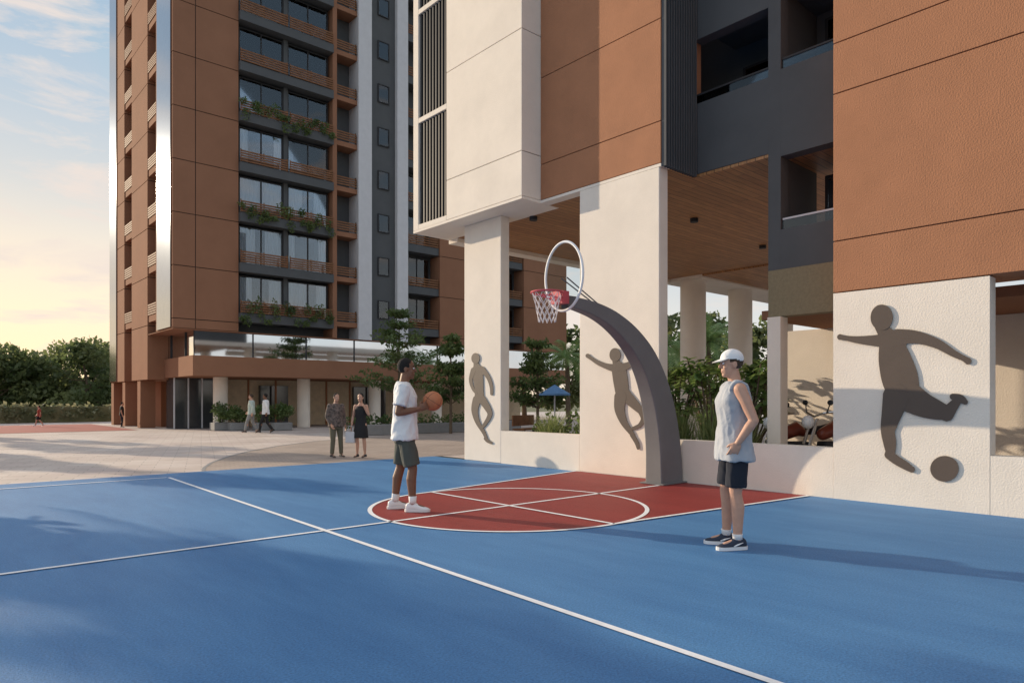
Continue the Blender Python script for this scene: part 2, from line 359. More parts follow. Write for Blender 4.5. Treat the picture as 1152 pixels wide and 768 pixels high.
sil('soccer_player_cutout','bronze cutout of a kicking football player on the white wall',(992,357,12.5,14.5),
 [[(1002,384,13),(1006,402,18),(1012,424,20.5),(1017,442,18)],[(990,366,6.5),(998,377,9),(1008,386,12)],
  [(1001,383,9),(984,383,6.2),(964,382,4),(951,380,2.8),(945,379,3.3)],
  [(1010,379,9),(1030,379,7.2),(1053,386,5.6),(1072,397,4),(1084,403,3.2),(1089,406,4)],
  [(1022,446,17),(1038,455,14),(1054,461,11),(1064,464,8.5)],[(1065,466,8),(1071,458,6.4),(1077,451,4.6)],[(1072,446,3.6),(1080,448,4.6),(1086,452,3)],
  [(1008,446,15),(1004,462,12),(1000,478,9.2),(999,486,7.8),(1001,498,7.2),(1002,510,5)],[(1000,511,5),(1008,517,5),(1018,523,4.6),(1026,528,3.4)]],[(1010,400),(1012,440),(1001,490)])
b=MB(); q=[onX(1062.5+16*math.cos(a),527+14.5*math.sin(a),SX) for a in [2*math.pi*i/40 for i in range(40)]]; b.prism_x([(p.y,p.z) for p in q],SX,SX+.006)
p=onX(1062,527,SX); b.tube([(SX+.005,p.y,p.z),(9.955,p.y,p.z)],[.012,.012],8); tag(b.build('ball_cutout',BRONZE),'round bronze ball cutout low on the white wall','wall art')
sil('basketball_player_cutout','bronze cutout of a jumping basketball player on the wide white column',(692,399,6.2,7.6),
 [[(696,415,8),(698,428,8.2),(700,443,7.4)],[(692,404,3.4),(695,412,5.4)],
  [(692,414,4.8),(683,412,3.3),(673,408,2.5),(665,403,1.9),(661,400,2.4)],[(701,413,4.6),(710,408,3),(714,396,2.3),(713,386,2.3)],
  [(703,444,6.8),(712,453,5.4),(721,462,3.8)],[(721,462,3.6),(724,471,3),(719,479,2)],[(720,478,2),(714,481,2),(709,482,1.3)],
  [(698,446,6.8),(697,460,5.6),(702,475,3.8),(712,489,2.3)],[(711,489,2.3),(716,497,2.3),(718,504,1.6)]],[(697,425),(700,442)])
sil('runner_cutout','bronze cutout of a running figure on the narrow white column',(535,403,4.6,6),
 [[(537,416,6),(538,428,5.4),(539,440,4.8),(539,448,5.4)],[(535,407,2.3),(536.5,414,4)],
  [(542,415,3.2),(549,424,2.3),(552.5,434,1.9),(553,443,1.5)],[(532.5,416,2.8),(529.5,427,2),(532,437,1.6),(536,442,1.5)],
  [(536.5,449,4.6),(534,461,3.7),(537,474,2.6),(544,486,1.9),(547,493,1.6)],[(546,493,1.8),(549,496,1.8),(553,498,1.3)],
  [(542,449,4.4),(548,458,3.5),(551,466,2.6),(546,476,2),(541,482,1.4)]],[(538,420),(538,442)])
# ---------------------------------------------------------------- basketball hoop
HP=empty('basketball_hoop',(9.62,7.0,0)); tag(HP,'basketball hoop on a curved grey post with an oval clear backboard','hoop')
cl=[(9.63,0,.30),(9.60,.6,.285),(9.50,1.15,.265),(9.33,1.62,.24),(9.06,2.05,.21),(8.70,2.38,.175),(8.28,2.62,.14),(7.85,2.76,.11),(7.38,2.83,.085)]
rs=[]
for i,(x,z,hh) in enumerate(cl):
    a=cl[max(0,i-1)];c=cl[min(len(cl)-1,i+1)]; t=V((c[0]-a[0],0,c[1]-a[1])).normalized()
    if i==0:t=V((0,0,1))
    n=V((t.z,0,-t.x)); wy=.17-.09*i/8; ctr=V((x,7.0,z))
    rs.append([ctr+n*hh+V((0,wy,0)),ctr-n*hh+V((0,wy,0)),ctr-n*hh+V((0,-wy,0)),ctr+n*hh+V((0,-wy,0))])
def cr(p0,p1,p2,p3,t): return .5*((2*p1)+(p2-p0)*t+(2*p0-5*p1+4*p2-p3)*t*t+(3*p1-p0-3*p2+p3)*t**3)
rs2=[]
for i in range(len(rs)-1):
    for k in range(6):
        rs2.append([cr(rs[max(0,i-1)][j],rs[i][j],rs[i+1][j],rs[min(len(rs)-1,i+2)][j],k/6) for j in range(4)])
rs2.append(rs[-1])
p=MB(); p.rings(rs2); po=p.build('post',POLE,HP,bevel=.02)
p=MB(); p.box(9.27,9.945,6.76,7.24,.011,.03); p.build('base_plate',POLE,HP)
bx,bz,ry,rz=7.20,3.20,.375,.50
el=[(7.0+ry*math.cos(a),bz+rz*math.sin(a)) for a in [2*math.pi*i/64 for i in range(64)]]
p=MB(); p.prism_x(el,bx-.01,bx+.01); bo=p.build('backboard',CLEAR,HP)
p=MB(); p.torus((bx,7.0,bz),ry,.020,'x',64,8,rx=rz); p.build('board_rim',M('rim_white',(.88,.88,.88),.5,var=.02),bo,smooth=True)
p=MB(); p.box(7.213,7.40,6.93,7.07,2.74,2.92); p.build('bracket',POLE,HP,bevel=.01)
p=MB(); p.tube([(7.215,6.95,3.18),(8.1,6.98,2.78)],[.010,.010],8); p.build('strut',POLE,HP)
p=MB(); p.tube([(7.215,7.06,3.18),(8.1,7.03,2.78)],[.010,.010],8); p.build('strut',POLE,HP)
RC=V((6.86,7.0,2.93))
p=MB(); p.torus(RC,.225,.015,'z',40,8); p.box(7.05,7.187,6.88,7.12,2.79,2.97); p.tube([(7.1,6.93,2.84),(6.92,6.79,2.92)],.012,8); p.tube([(7.1,7.07,2.84),(6.92,7.21,2.92)],.012,8); p.build('rim',RIM,HP,smooth=False)
p=MB(); nn=12
for k in range(nn):
    for sgn in (1,-1):
        pts=[]
        for j in range(6):
            f=j/5; a=2*math.pi*(k+sgn*.5*j)/nn; r=.222-(.10*f**.7)
            pts.append(RC+V((r*math.cos(a),r*math.sin(a),-.42*f)))
        p.tube(pts,.0045,5)
p.build('net',NETM,HP)
# ---------------------------------------------------------------- tower
TX,TY=8.94,32.8; ZT=30; ZB=4.62; ZP=3.42
T=empty('apartment_tower',(TX,TY,0)); tag(T,'tall brown apartment tower with slatted balconies and a glazed podium','building')
FL=[5.5+2.365*k for k in range(10)]
c=MB(); c.box(9.9,34,33.8,45,ZB+.01,ZT); c.build('core',GREY,T)
def tpan(x0,x1,y0,y1,zb,m,gap=.035,vx=None):
    b=MB(); zs=[zb]+[z-.45 for z in FL if z-.45>zb+.4]+[ZT]
    xs=[x0]+([vx] if vx else [])+[x1]
    for a,d in zip(zs[:-1],zs[1:]):
        for e,f in zip(xs[:-1],xs[1:]): b.box(e+gap/2 if e>x0 else e,f-gap/2 if f<x1 else f,y0,y1,a+gap/2,d-gap/2)
    o=b.build('facade_panel',m,T)
    k=MB(); k.box(x0+.04,x1-.04,y0+.04,y1-.04,zb+.03,ZT-.03); k.build('panel_backing',DARK,T); return o
tpan(TX,11.82,32.8,33.79,ZB,BROWND,vx=9.9)
tpan(TX,9.89,33.80,35.5,ZB,BROWND); tpan(TX,9.89,37,40.1,2.4,BROWND); tpan(TX,9.89,41.7,45,2.4,BROWND)
for y0,y1,zb in ((33.0,35.2,ZB+.05),(43.4,45.0,2.45)):
    k=MB(); k.box(TX-.05,TX-.004,y0,y1,zb,ZT); k.build('metal_panel',SILVER,T)
def railX(x0,x1,y,z,h=.62,n=5,m=WOODR):
    r=MB()
    for i in range(n): zz=z+.03+i*(h-.06)/n; r.box(x0,x1,y,y+.04,zz,zz+.07)
    for i in range(int((x1-x0)/1.1)+2): xx=min(x0+i*1.1,x1-.04); r.box(xx,xx+.035,y+.042,y+.08,z-.02,z+h)
    r.build('balcony_railing',m,T)
def railY(y0,y1,x,z,h=.62,n=5):
    r=MB()
    for i in range(n): zz=z+.03+i*(h-.06)/n; r.box(x,x+.04,y0,y1,zz,zz+.07)
    r.build('balcony_railing',WOODR,T)
def slabm(x0,x1,y0,y1,z,m=GREY,t=.42):
    r=MB(); r.box(x0,x1,y0,y1,z-t,z); r.build('balcony_slab',m,T)
def windowm(x0,x1,y,z0,z1,curt=True,mull=2):
    f=MB(); t=.05
    f.box(x0,x1,y,y+.08,z0,z0+t); f.box(x0,x1,y,y+.08,z1-t,z1)
    for i in range(mull+1):
        xx=x0+(x1-x0-t)*i/mull; f.box(xx,xx+t,y-.003,y+.083,z0+t,z1-t)
    o=f.build('window',FRAME,T)
    g=MB(); g.box(x0+t,x1-t,y+.03,y+.04,z0+t,z1-t); g.build('pane',GLASS,o)
    if curt:
        cu=MB()
        for a,b in ((x0+.06,x0+(x1-x0)*rnd.uniform(.15,.5)),(x1-(x1-x0)*rnd.uniform(.1,.48),x1-.06)):
            n=int((b-a)/.05); vs=[];fs=[]
            for i in range(n+1):
                xx=a+(b-a)*i/n; yy=y+.10+.025*math.sin(i*1.7); vs+=[(xx,yy,z0+.05),(xx,yy,z1-.06)]
            for i in range(n): fs.append((2*i,2*i+2,2*i+3,2*i+1))
            cu.add(vs,fs)
        cu.build('curtain',CURT,o,recalc=False)
for k,z in enumerate(FL):
    slabm(11.83,16.6,32.60,33.79,z)
    railX(11.85,14.15,32.56,z); railX(14.25,16.55,32.56,z)
    windowm(11.95,14.1,33.1,z+.03,z+1.84); windowm(14.35,16.5,33.1,z+.03,z+1.84)
    slabm(16.86,18.1,32.9,33.79,z,BROWND,.25); railX(16.9,18.05,32.86,z+.05,.55,4)
    windowm(19.4,20.1,32.93,z+.35,z+1.35,False,1)
    slabm(21.25,23.4,32.9,33.79,z); railX(21.3,23.35,32.86,z,.6,4)
    if k<4:
        slabm(28.1,30,32.9,33.79,z); railX(28.15,29.95,32.86,z,.6,4); windowm(21.5,23.2,33.6,z+.03,z+1.78); windowm(28.3,29.8,33.6,z+.03,z+1.78)
    slabm(8.98,9.89,35.51,36.99,z,BROWND,.3); railY(35.53,36.97,8.945,z)
    slabm(8.98,9.89,40.11,41.69,z,BROWND,.3); railY(40.13,41.67,8.945,z)
k=MB(); k.box(14.12,14.33,33.05,33.8,5.08,ZT); k.build('bay_pier',GREY,T)
k=MB(); k.box(16.61,16.85,32.75,33.79,ZB,ZT); k.build('fin',BROWND,T)
for x0,x1 in ((18.1,18.9),(20.5,21.2)):
    k=MB(); k.box(x0,x1,32.75,33.79,ZB,ZT); k.build('pilaster',GREYL,T)
k=MB(); k.box(18.901,20.499,33.0,33.79,ZB,ZT); k.build('stair_wall',GREY,T)
tpan(23.42,28.05,32.8,33.79,ZB,BROWND); tpan(30.05,34,32.8,33.79,ZB,BROWND)
k=MB(); k.box(9.7,34,32.5,44.9,2.5,ZP); k.build('podium_fascia',BROWND,T,bevel=.01)
k=MB(); k.box(9.9,34,33.05,44.8,ZP+.001,ZB-.002); k.build('glass_band',MIRROR,T)
for i in range(9):
    k=MB(); k.box(9.88+i*2.7,9.92+i*2.7,33.0,33.049,ZP+.001,ZB-.002); k.build('band_mullion',FRAME,T)
for i in range(3):
    k=MB(); k.box(9.85,9.899,34.2+i*2.3,34.24+i*2.3,ZP+.001,ZB-.002); k.build('band_mullion',FRAME,T)
k=MB(); k.box(TX+.02,34,32.82,33.04,ZB-.04,ZB-.003); k.box(TX+.02,9.89,33.05,38,ZB-.04,ZB-.003); k.build('tower_soffit',BROWND,T)
for i,x in enumerate((11.4,15.6,19.8,24.0,28.2)):
    k=MB(); k.cyl(x,34,0,2.498,.33,40); k.build('podium_column',WHITE,T,smooth=False)
k=MB(); k.box(10.4,34,37.5,37.8,0,2.498); k.build('lobby_wall',M('lobby_beige_lit',(.74,.60,.42),.7),T)  # beige lightened to carry the lobby's interior light in its colour
for i in range(9):
    k=MB(); k.box(12.3+i*1.5,12.38+i*1.5,36.9,37.0,0,2.498); k.build('lobby_frame',BROWN,T)
k=MB(); k.box(9.9,11.9,36.2,37.4,0,2.498); k.build('lobby_glazing',DGLASS,T)
for x in (9.9,10.55,11.2,11.84):
    k=MB(); k.box(x,x+.06,36.14,36.198,0,2.498); k.build('lobby_frame',GREYL,T)
for x0,x1 in ((14.6,16.2),(20.3,22.5)):
    k=MB(); k.box(x0,x1,37.3,37.49,0,2.2); k.build('lobby_door',DGLASS,T)
for y in (38.6,41.8,44.5):
    k=MB(); k.box(9.0,9.7,y,y+.6,0,2.39); k.build('pillar',BROWND,T)
k=MB(); k.box(10.2,10.5,39.5,45,0,2.39); k.build('side_wall',BROWND,T)
# ---------------------------------------------------------------- vegetation
def leafcloud(mb,cs,n,size,rn,long=1.0,flat=0,wide=.32):
    for _ in range(n):
        c,r=rn.choice(cs)
        while True:
            q=V((rn.uniform(-1,1),rn.uniform(-1,1),rn.uniform(-1,1)))
            if .02<q.length<1: break
        q=q*(q.length**-.4)
        p=V((c[0]+q.x*r[0],c[1]+q.y*r[1],c[2]+q.z*r[2]))
        d=V((rn.gauss(0,1),rn.gauss(0,1),rn.gauss(0,1)*(1-flat)-.15)).normalized()
        s=d.cross(V((rn.gauss(0,1),rn.gauss(0,1),rn.gauss(0,1)))).normalized()
        l=size*rn.uniform(.6,1.3); wd=l*wide
        l*=long
        mb.add([p,p+d*l*.45+s*wd,p+d*l,p+d*l*.45-s*wd],[(0,1,2,3)])
def tree_at(label,loc,h,cw,seed,leaf,group,nclump=22,nl=2200,ls=.32,bare=.35,name='tree'):
    rn=random.Random(seed); t=empty(name,loc,rn.uniform(0,6)); tag(t,label,'tree',group)
    tr=MB(); top=h*.55
    tr.tube([(0,0,-.02),(.04,.02,h*.15),(-.03,.05,h*.35),(.05,0,top)],[h*.026,h*.02,h*.016,h*.009],9)
    cs=[]
    for i in range(nclump):
        a=rn.uniform(0,6.28); zz=rn.uniform(bare,1.0); prof=math.sin(min(1,max(.08,(1.02-zz)/(1.02-bare)))*math.pi*.8)**.6
        rr=cw*.5*prof*rn.uniform(.35,1)
        c=(rr*math.cos(a),rr*math.sin(a),h*(zz*.92)); k=cw*rn.uniform(.1,.2); cs.append((c,(k,k,k*.75)))
        if i<9: tr.tube([(0,0,h*rn.uniform(.25,.5)),(c[0]*.5,c[1]*.5,c[2]*.85),c],[h*.01,h*.006,h*.002],6)
    tr.build('trunk',BARK,t,world=False,smooth=True)
    lf=MB(); leafcloud(lf,cs,nl,ls,rn); lf.build('crown',leaf,t,world=False,recalc=False)
    return t
def tier_tree(label,loc,h,cw,seed,leaf,group):
    rn=random.Random(seed); t=empty('tiered_tree',loc,rn.uniform(0,6)); tag(t,label,'tree',group)
    tr=MB(); tr.tube([(0,0,-.02),(.02,0,h*.5),(0,0,h*.97)],[.07,.05,.015],8); cs=[]
    for i in range(8):
        z=h*(.3+.65*i/7)+rn.uniform(-.1,.1); R=cw*.5*(1-.72*i/7)
        for j in range(7):
            a=rn.uniform(0,6.28); R2=R*rn.uniform(.6,1.1); e=(R2*math.cos(a),R2*math.sin(a),z+.35*R2)
            tr.tube([(0,0,z-.1),e],[.02,.006],5)
            for f in (.4,.7,1.0): cs.append(((e[0]*f,e[1]*f,z+.35*R2*f),(.2*cw/2.5,.2*cw/2.5,.10)))
    tr.build('trunk',BARK,t,world=False)
    lf=MB(); leafcloud(lf,cs,4200,.125,rn,1.4); lf.build('crown',leaf,t,world=False,recalc=False); return t
def palm(label,loc,h,seed,group='palms behind the round columns',sz=1):
    rn=random.Random(seed); t=empty('palm_tree',loc,rn.uniform(0,6)); tag(t,label,'tree',group)
    tr=MB(); tr.tube([(0,0,-.02),(.1,0,h*.4),(.05,.1,h*.8)],[.16,.12,.09],9); tr.build('trunk',BARK,t,world=False)
    lf=MB()
    for i in range(24):
        a=i*2.4; el=rn.uniform(-.2,1.1); L=rn.uniform(1.6,2.2)*sz; prev=V((.05,.1,h*.8)); d=V((math.cos(a)*math.cos(el),math.sin(a)*math.cos(el),math.sin(el))); s=V((-math.sin(a),math.cos(a),0))
        for k in range(16):
            nx=prev+d*L/16; w_=.42*sz*math.sin(math.pi*(k+1.5)/19)
            for sg in (1,-1): lf.add([prev,prev+d*L/19,prev+s*sg*w_+d*.2*sz-V((0,0,.16*sz))],[(0,1,2)])
            lf.add([prev-s*.012,prev+s*.012,nx+s*.012,nx-s*.012],[(0,1,2,3)])
            d=(d+V((0,0,-.09))).normalized(); prev=nx
    lf.build('fronds',LEAFB,t,world=False,recalc=False)
G='trees beyond the far hedge'
for i,(x,d,h,cw) in enumerate(((-40,62,6.5,8),(-5,58,5.8,7),(22,66,5.6,7.5),(48,60,5.2,6.5),(72,66,6.6,8),(98,60,6.6,7.5),(120,68,6.8,8),(148,72,6.0,7),(-80,66,7,9))):
    lb=['round green tree left of the frame edge beyond the hedge','green tree at the left edge of the picture beyond the far hedge','second broad tree from the left beyond the far hedge','lower tree in the middle of the row beyond the far hedge','tall dark tree right of the low one beyond the far hedge','tall broad tree just left of the tower beyond the far hedge','tree half hidden by the left edge of the tower','tree behind the base of the tower beyond the hedge','far left tree outside the row beyond the hedge'][i]
    tree_at(lb,atd(x,d),h,cw,20+i,LEAFF,G,30,3400,.45,.12)
hd=MB(); rn=random.Random(3); cs=[((x+rn.uniform(-.3,.3),52+rn.uniform(-.2,.2),.62+rn.uniform(-.06,.06)),(.7,.5,.55)) for x in [-30+.8*i for i in range(58)]]
hdm=MB(); hdm.box(-31,17,51.75,52.25,0,1.0); he=empty('hedge',(0,52,0)); tag(he,'long clipped hedge along the far edge of the plaza','hedge')
hdm.build('hedge_core',HEDGEM,he); leafcloud(hd,cs,8000,.26,rn); hd.build('hedge_leaves',HEDGEM,he,recalc=False)
for i,(x,y,h,w_,nl) in enumerate(((-6.0,28,8,3.6,2400),(-12,36,9,5,1500),(-4.0,37,8,3.2,1800),(-2.6,17.5,5,1.8,900),(-8.2,24,7,3.0,2200),(-1.5,42,8.5,3.4,2000))):
    tree_at(['broad tree beside the court outside the left edge','tallest tree beside the court outside the left edge','slim tree beside the plaza outside the left edge','young tree at the court corner outside the left edge','leafy tree between two palms outside the left edge','distant tree beside the red court outside the left edge'][i],(x,y,0),h,w_,60+i,LEAFW,'trees beside the court',16,nl,.34,.35)
palm('taller palm beside the court outside the left edge',(-4.4,23,0),7.0,11,'palms beside the court',1.25); palm('shorter palm beside the court outside the left edge',(-6.8,20,0),5.8,12,'palms beside the court',1.2)
tier_tree('tall layered tree in front of the podium glass',atd(449,32),5.6,3.9,5,LEAFW,None)
tier_tree('shorter layered tree nearest the narrow white column',atd(507,29),4.2,2.4,6,LEAFW,None)
tier_tree('layered tree seen through the gap between the columns',atd(605,27),3.6,2.6,8,LEAFW,None)
for i,(x,d,h) in enumerate(((590,58,9),(640,52,7),(750,50,8),(790,56,9),(845,50,7),(700,60,9))):
    tree_at(['tall tree far behind the narrow column gap','lower tree far behind the column gap','tree seen behind the first round column','tall tree seen between the round columns','tree at the right of the round columns','tree hidden behind the wide white column'][i],atd(x,d),h,6,80+i,LEAFF,'trees far behind the open ground floor',22,2000,.5,.2)
palm('palm seen just right of the wide white column behind the plants',atd(752,34),5.2,1); palm('palm seen between the two nearest round columns',atd(797,36),5.6,2); palm('palm seen through the gap beside the narrow column',atd(640,36),4.6,3)
def broad(label,loc,h,seed,w=.62):
    rn=random.Random(seed); t=empty('frangipani_plant',loc); tag(t,label,'plant','broad leaved plants behind the low wall')
    st=MB(); lf=MB()
    for i in range(20):
        a=rn.uniform(0,6.28); r=rn.uniform(.1,w); z=h*rn.uniform(.5,.95); tip=V((r*math.cos(a),r*math.sin(a),z)); mid=V((tip.x*.4,tip.y*.4,z*.55))
        st.tube([(0,0,-.01),mid,tip],[.03,.02,.013],7)
        for j in range(20):
            b=rn.uniform(0,6.28); up=rn.uniform(-.5,.8); d=V((math.cos(b),math.sin(b),up)).normalized(); s=d.cross(V((0,0,1))).normalized(); l=rn.uniform(.15,.27); wd=l*.24; u=s.cross(d)*.02
            o=tip+V((0,0,rn.uniform(-.25,.05)))
            P=[o,o+d*l*.35+s*wd+u,o+d*l*.75+s*wd*.9-V((0,0,.02)),o+d*l-V((0,0,.05)),o+d*l*.75-s*wd*.9-V((0,0,.02)),o+d*l*.35-s*wd+u,o+d*l*.35,o+d*l*.75-V((0,0,.03))]
            lf.add(P,[(0,1,6),(1,2,7,6),(2,3,7),(3,4,7),(4,5,6,7),(5,0,6)])
    st.build('stem',BARK,t,world=False); lf.build('leaves',LEAFB,t,world=False,recalc=False)
broad('broad leaved plant right beside the wide white column',(11.0,7.75,0),2.2,1)
broad('broad leaved plant in the middle behind the low wall',(11.2,7.05,0),2.3,2)
broad('broad leaved plant nearest the grey pier',(11.7,6.6,0),2.25,3)
broad('broad leaved plant further back behind the other two nearest the white column',(12.4,7.9,0),2.3,4,.8)
def grassclump(label,loc,seed,h=.95):
    rn=random.Random(seed); g=MB()
    for i in range(260):
        a=rn.uniform(0,6.28); r=rn.uniform(.1,.5); hh=h*rn.uniform(.65,1.1); o=V((rn.uniform(-.15,.15),rn.uniform(-.15,.15),0)); d=V((math.cos(a),math.sin(a),0)); s=V((-d.y,d.x,0))*.009
        m1=o+d*r*.35+V((0,0,hh*.65)); e=o+d*r+V((0,0,hh))
        g.add([o-s,o+s,m1+s,m1-s,e],[(0,1,2,3),(3,2,4)])
    ob=g.build('grass_clump',GRASSM,recalc=False); ob.location=loc; tag(ob,label,'plant','grass clumps behind the low wall')
grassclump('grass clump at the foot of the wide white column',(10.6,7.35,0),1,1.25); grassclump('grass clump in the centre of the low wall',(10.65,6.75,0),2,1.3); grassclump('grass clump towards the grey pier',(10.7,6.2,0),3,1.15)
grassclump('grass clump in the gap beside the narrow column',(11.2,11.3,0),4,1.1); grassclump('grass clump in the gap beside the wide column',(11.2,10.1,0),5,1.15)
def shrub(label,loc,r,seed,leaf=LEAF,group=None,n=700,ls=.12):
    rn=random.Random(seed); t=empty('shrub',loc); tag(t,label,'plant',group)
    cs=[((rn.uniform(-.6,.6)*r,rn.uniform(-.6,.6)*r,r*rn.uniform(.5,1.2)),(r*.45,r*.45,r*.4)) for _ in range(9)]
    lf=MB(); leafcloud(lf,cs,n,ls,rn); lf.build('leaves',leaf,t,world=False,recalc=False)
    st=MB()
    for c,_ in cs[:5]: st.tube([(0,0,-.01),c],[.02,.008],5)
    st.build('stem',BARK,t,world=False)
shrub('rounded shrub behind the low wall at the narrow column',(12.3,11.9,0),.75,1,LEAFW); shrub('rounded shrub in the middle of the column gap',(12.9,11.2,0),.7,2,LEAFB); shrub('rounded shrub behind the low wall at the wide column',(13.2,10.6,0),.75,3,LEAFW)
shrub('larger shrub further back in the column gap',(17.5,15.2,0),1.3,4,LEAFB,None,1200,.16); shrub('large shrub at the back beside the blue parasol',(20.5,15.6,0),1.4,5,LEAFW,None,1200,.16)
for i,(x,r) in enumerate(((249,.62),(267,.58),(297,.6),(316,.62))):
    p=atd(x,32.2)
    pl=MB(); pl.box(p.x-.42,p.x+.42,p.y-.35,p.y+.35,0,.36)
    tag(pl.build('planter',STONE,bevel=.02),['grey planter box furthest left before the lobby','second grey planter box from the left before the lobby','third grey planter box from the left before the lobby','grey planter box furthest right before the lobby'][i],'planter','planters before the lobby')
    shrub(['leafy shrub in the leftmost lobby planter','leafy shrub in the second lobby planter','leafy shrub in the third lobby planter','leafy shrub in the rightmost lobby planter'][i],(p.x,p.y,.30),r,30+i,LEAFW,'shrubs in the lobby planters',700,.13)
lw=MB(); lw.box(13.4,22,24.2,24.5,0,.42); tag(lw.build('planter_wall',STONE,bevel=.02),'low grey planter wall before the tower podium','wall')
hg=MB(); rn=random.Random(9); leafcloud(hg,[((x*.45+13.6,25.0,.45),(.4,.3,.35)) for x in range(18)],1800,.14,rn); hb=hg.build('planter_hedge',LEAFW,recalc=False); tag(hb,'low green hedge behind the grey planter wall','hedge')
for i,k in enumerate((0,2,4)):
    z=FL[k]; rn=random.Random(40+i); gl=MB()
    cs=[((11.9+.25*j+rn.uniform(-.15,.15),32.48,z+.5-rn.random()*.9),(.2,.12,.1+.3*rn.random())) for j in range(19)]
    leafcloud(gl,cs,1700,.10,rn); tag(gl.build('balcony_greenery',LEAFW,recalc=False),['greenery trailing from the lowest tower balcony','greenery trailing from the third balcony above the podium','greenery trailing from the fifth balcony above the podium'][i],'plant','greenery on the tower balconies')
P0=atd(624,26); ps=empty('parasol',P0); tag(ps,'blue garden parasol seen through the gap between the white columns','parasol')
q=MB(); q.cyl(0,0,0,1.95,.03,10); q.build('pole',GREYL,ps,world=False)
q=MB(); q.rings([[V((r*math.cos(a),r*math.sin(a),z)) for a in [2*math.pi*j/8 for j in range(8)]] for r,z in ((.6,1.58),(.59,1.64),(.02,1.98))]); q.build('canopy',M('blue_canvas',(.10,.22,.42),.8),ps,world=False)
P0=atd(595,23); bn=empty('garden_bench',P0,.3); tag(bn,'wooden garden bench seen through the gap between the white columns','bench')
q=MB(); q.box(-.7,.7,-.22,.22,.42,.47); q.build('seat',WOODR,bn,world=False)
q=MB(); q.box(-.7,.7,.2,.24,.55,.9); q.build('backrest',WOODR,bn,world=False)
for x in (-.6,.6):
    q=MB(); q.box(x-.03,x+.03,-.2,.2,0,.419); q.build('leg',FRAME,bn,world=False)
mt=empty('motorcycle',(11.7,5.72,0),2.5); tag(mt,'dark red motorcycle parked nearer the grey pier','motorcycle','motorcycles behind the low wall')
for x in (-.62,.62):
    q=MB(); q.torus((x,0,.33),.27,.05,'y',28,8); wh=q.build('wheel',BLACK,mt,world=False,smooth=True)
    q=MB(); q.torus((x,0,.33),.21,.012,'y',24,6)
    for a in range(6): q.tube([(x,0,.33),(x+.21*math.cos(a*1.05),0,.33+.21*math.sin(a*1.05))],.008,5)
    q.build('rim',CHROME,wh,world=False)
q=MB(); q.limb([(.22,0,.80),(.0,0,.90),(-.12,0,.84)],[.10,.13,.08],14); q.build('tank',RED2,mt,world=False,smooth=True)
q=MB(); q.limb([(-.12,0,.86),(-.45,0,.88),(-.72,0,.98)],[.07,.08,.05],12); q.build('seat',BLACK,mt,world=False,smooth=True)
q=MB(); q.box(-.2,.25,-.13,.13,.28,.68); q.build('engine',FRAME,mt,world=False,bevel=.03)
q=MB(); q.tube([(.62,-.08,.33),(.38,-.08,1.06)],.025,8); q.tube([(.62,.08,.33),(.38,.08,1.06)],.025,8); q.build('fork',CHROME,mt,world=False)
q=MB(); q.tube([(.2,-.36,1.18),(.36,-.2,1.15),(.38,0,1.09),(.36,.2,1.15),(.2,.36,1.18)],.018,8); q.build('handlebar',CHROME,mt,world=False)
q=MB(); q.ell((.5,0,1.0),(.09,.11,.11)); q.build('headlight',WHITEP,mt,world=False,smooth=True)
for s in (-.25,.25):
    q=MB(); q.tube([(.34,s,1.15),(.32,s*1.2,1.29)],.010,6); q.ell((.32,s*1.25,1.32),(.02,.07,.045)); q.build('mirror',FRAME,mt,world=False)
dup(mt,(11.9,5.15,0),2.65,1.03,'dark red motorcycle parked nearer the kicking player wall')
# ---------------------------------------------------------------- people
def remesh(mb,vox,it,parent,name,m,S,disp=0,seed=0):
    me=mb.mesh('tmp'); o=bpy.data.objects.new('tmp',me); col.objects.link(o)
    bm=bmesh.new(); bm.from_mesh(me); bmesh.ops.recalc_face_normals(bm,faces=bm.faces); bm.to_mesh(me); bm.free()
    r=o.modifiers.new('r','REMESH'); r.mode='VOXEL'; r.voxel_size=vox
    s=o.modifiers.new('s','SMOOTH'); s.iterations=it; s.factor=.5
    bpy.context.view_layer.update()
    me2=bpy.data.meshes.new_from_object(o.evaluated_get(bpy.context.evaluated_depsgraph_get()))
    bpy.data.objects.remove(o)
    if disp:
        ns=[v.normal.copy() for v in me2.vertices]
        for v,nn_ in zip(me2.vertices,ns):
            q=V((v.co.x*9+seed,v.co.y*9,v.co.z*5+v.co.y*5)); k=noise.noise(q)+.8*(.35-abs(noise.noise(q*1.7+V((3,1,2)))))
            v.co+=nn_*disp*k
    me2.transform(Matrix.Scale(S,4)); me2.name=name
    return link(name,me2,m,parent,True)
def ring(z,cx,hw,hd,cy=0,n=24,e=.85):
    out=[]
    for j in range(n):
        a=2*math.pi*j/n; ca=math.cos(a);sa=math.sin(a)
        out.append(V((cx+hd*math.copysign(abs(ca)**e,ca),cy+hw*math.copysign(abs(sa)**e,sa),z)))
    return out
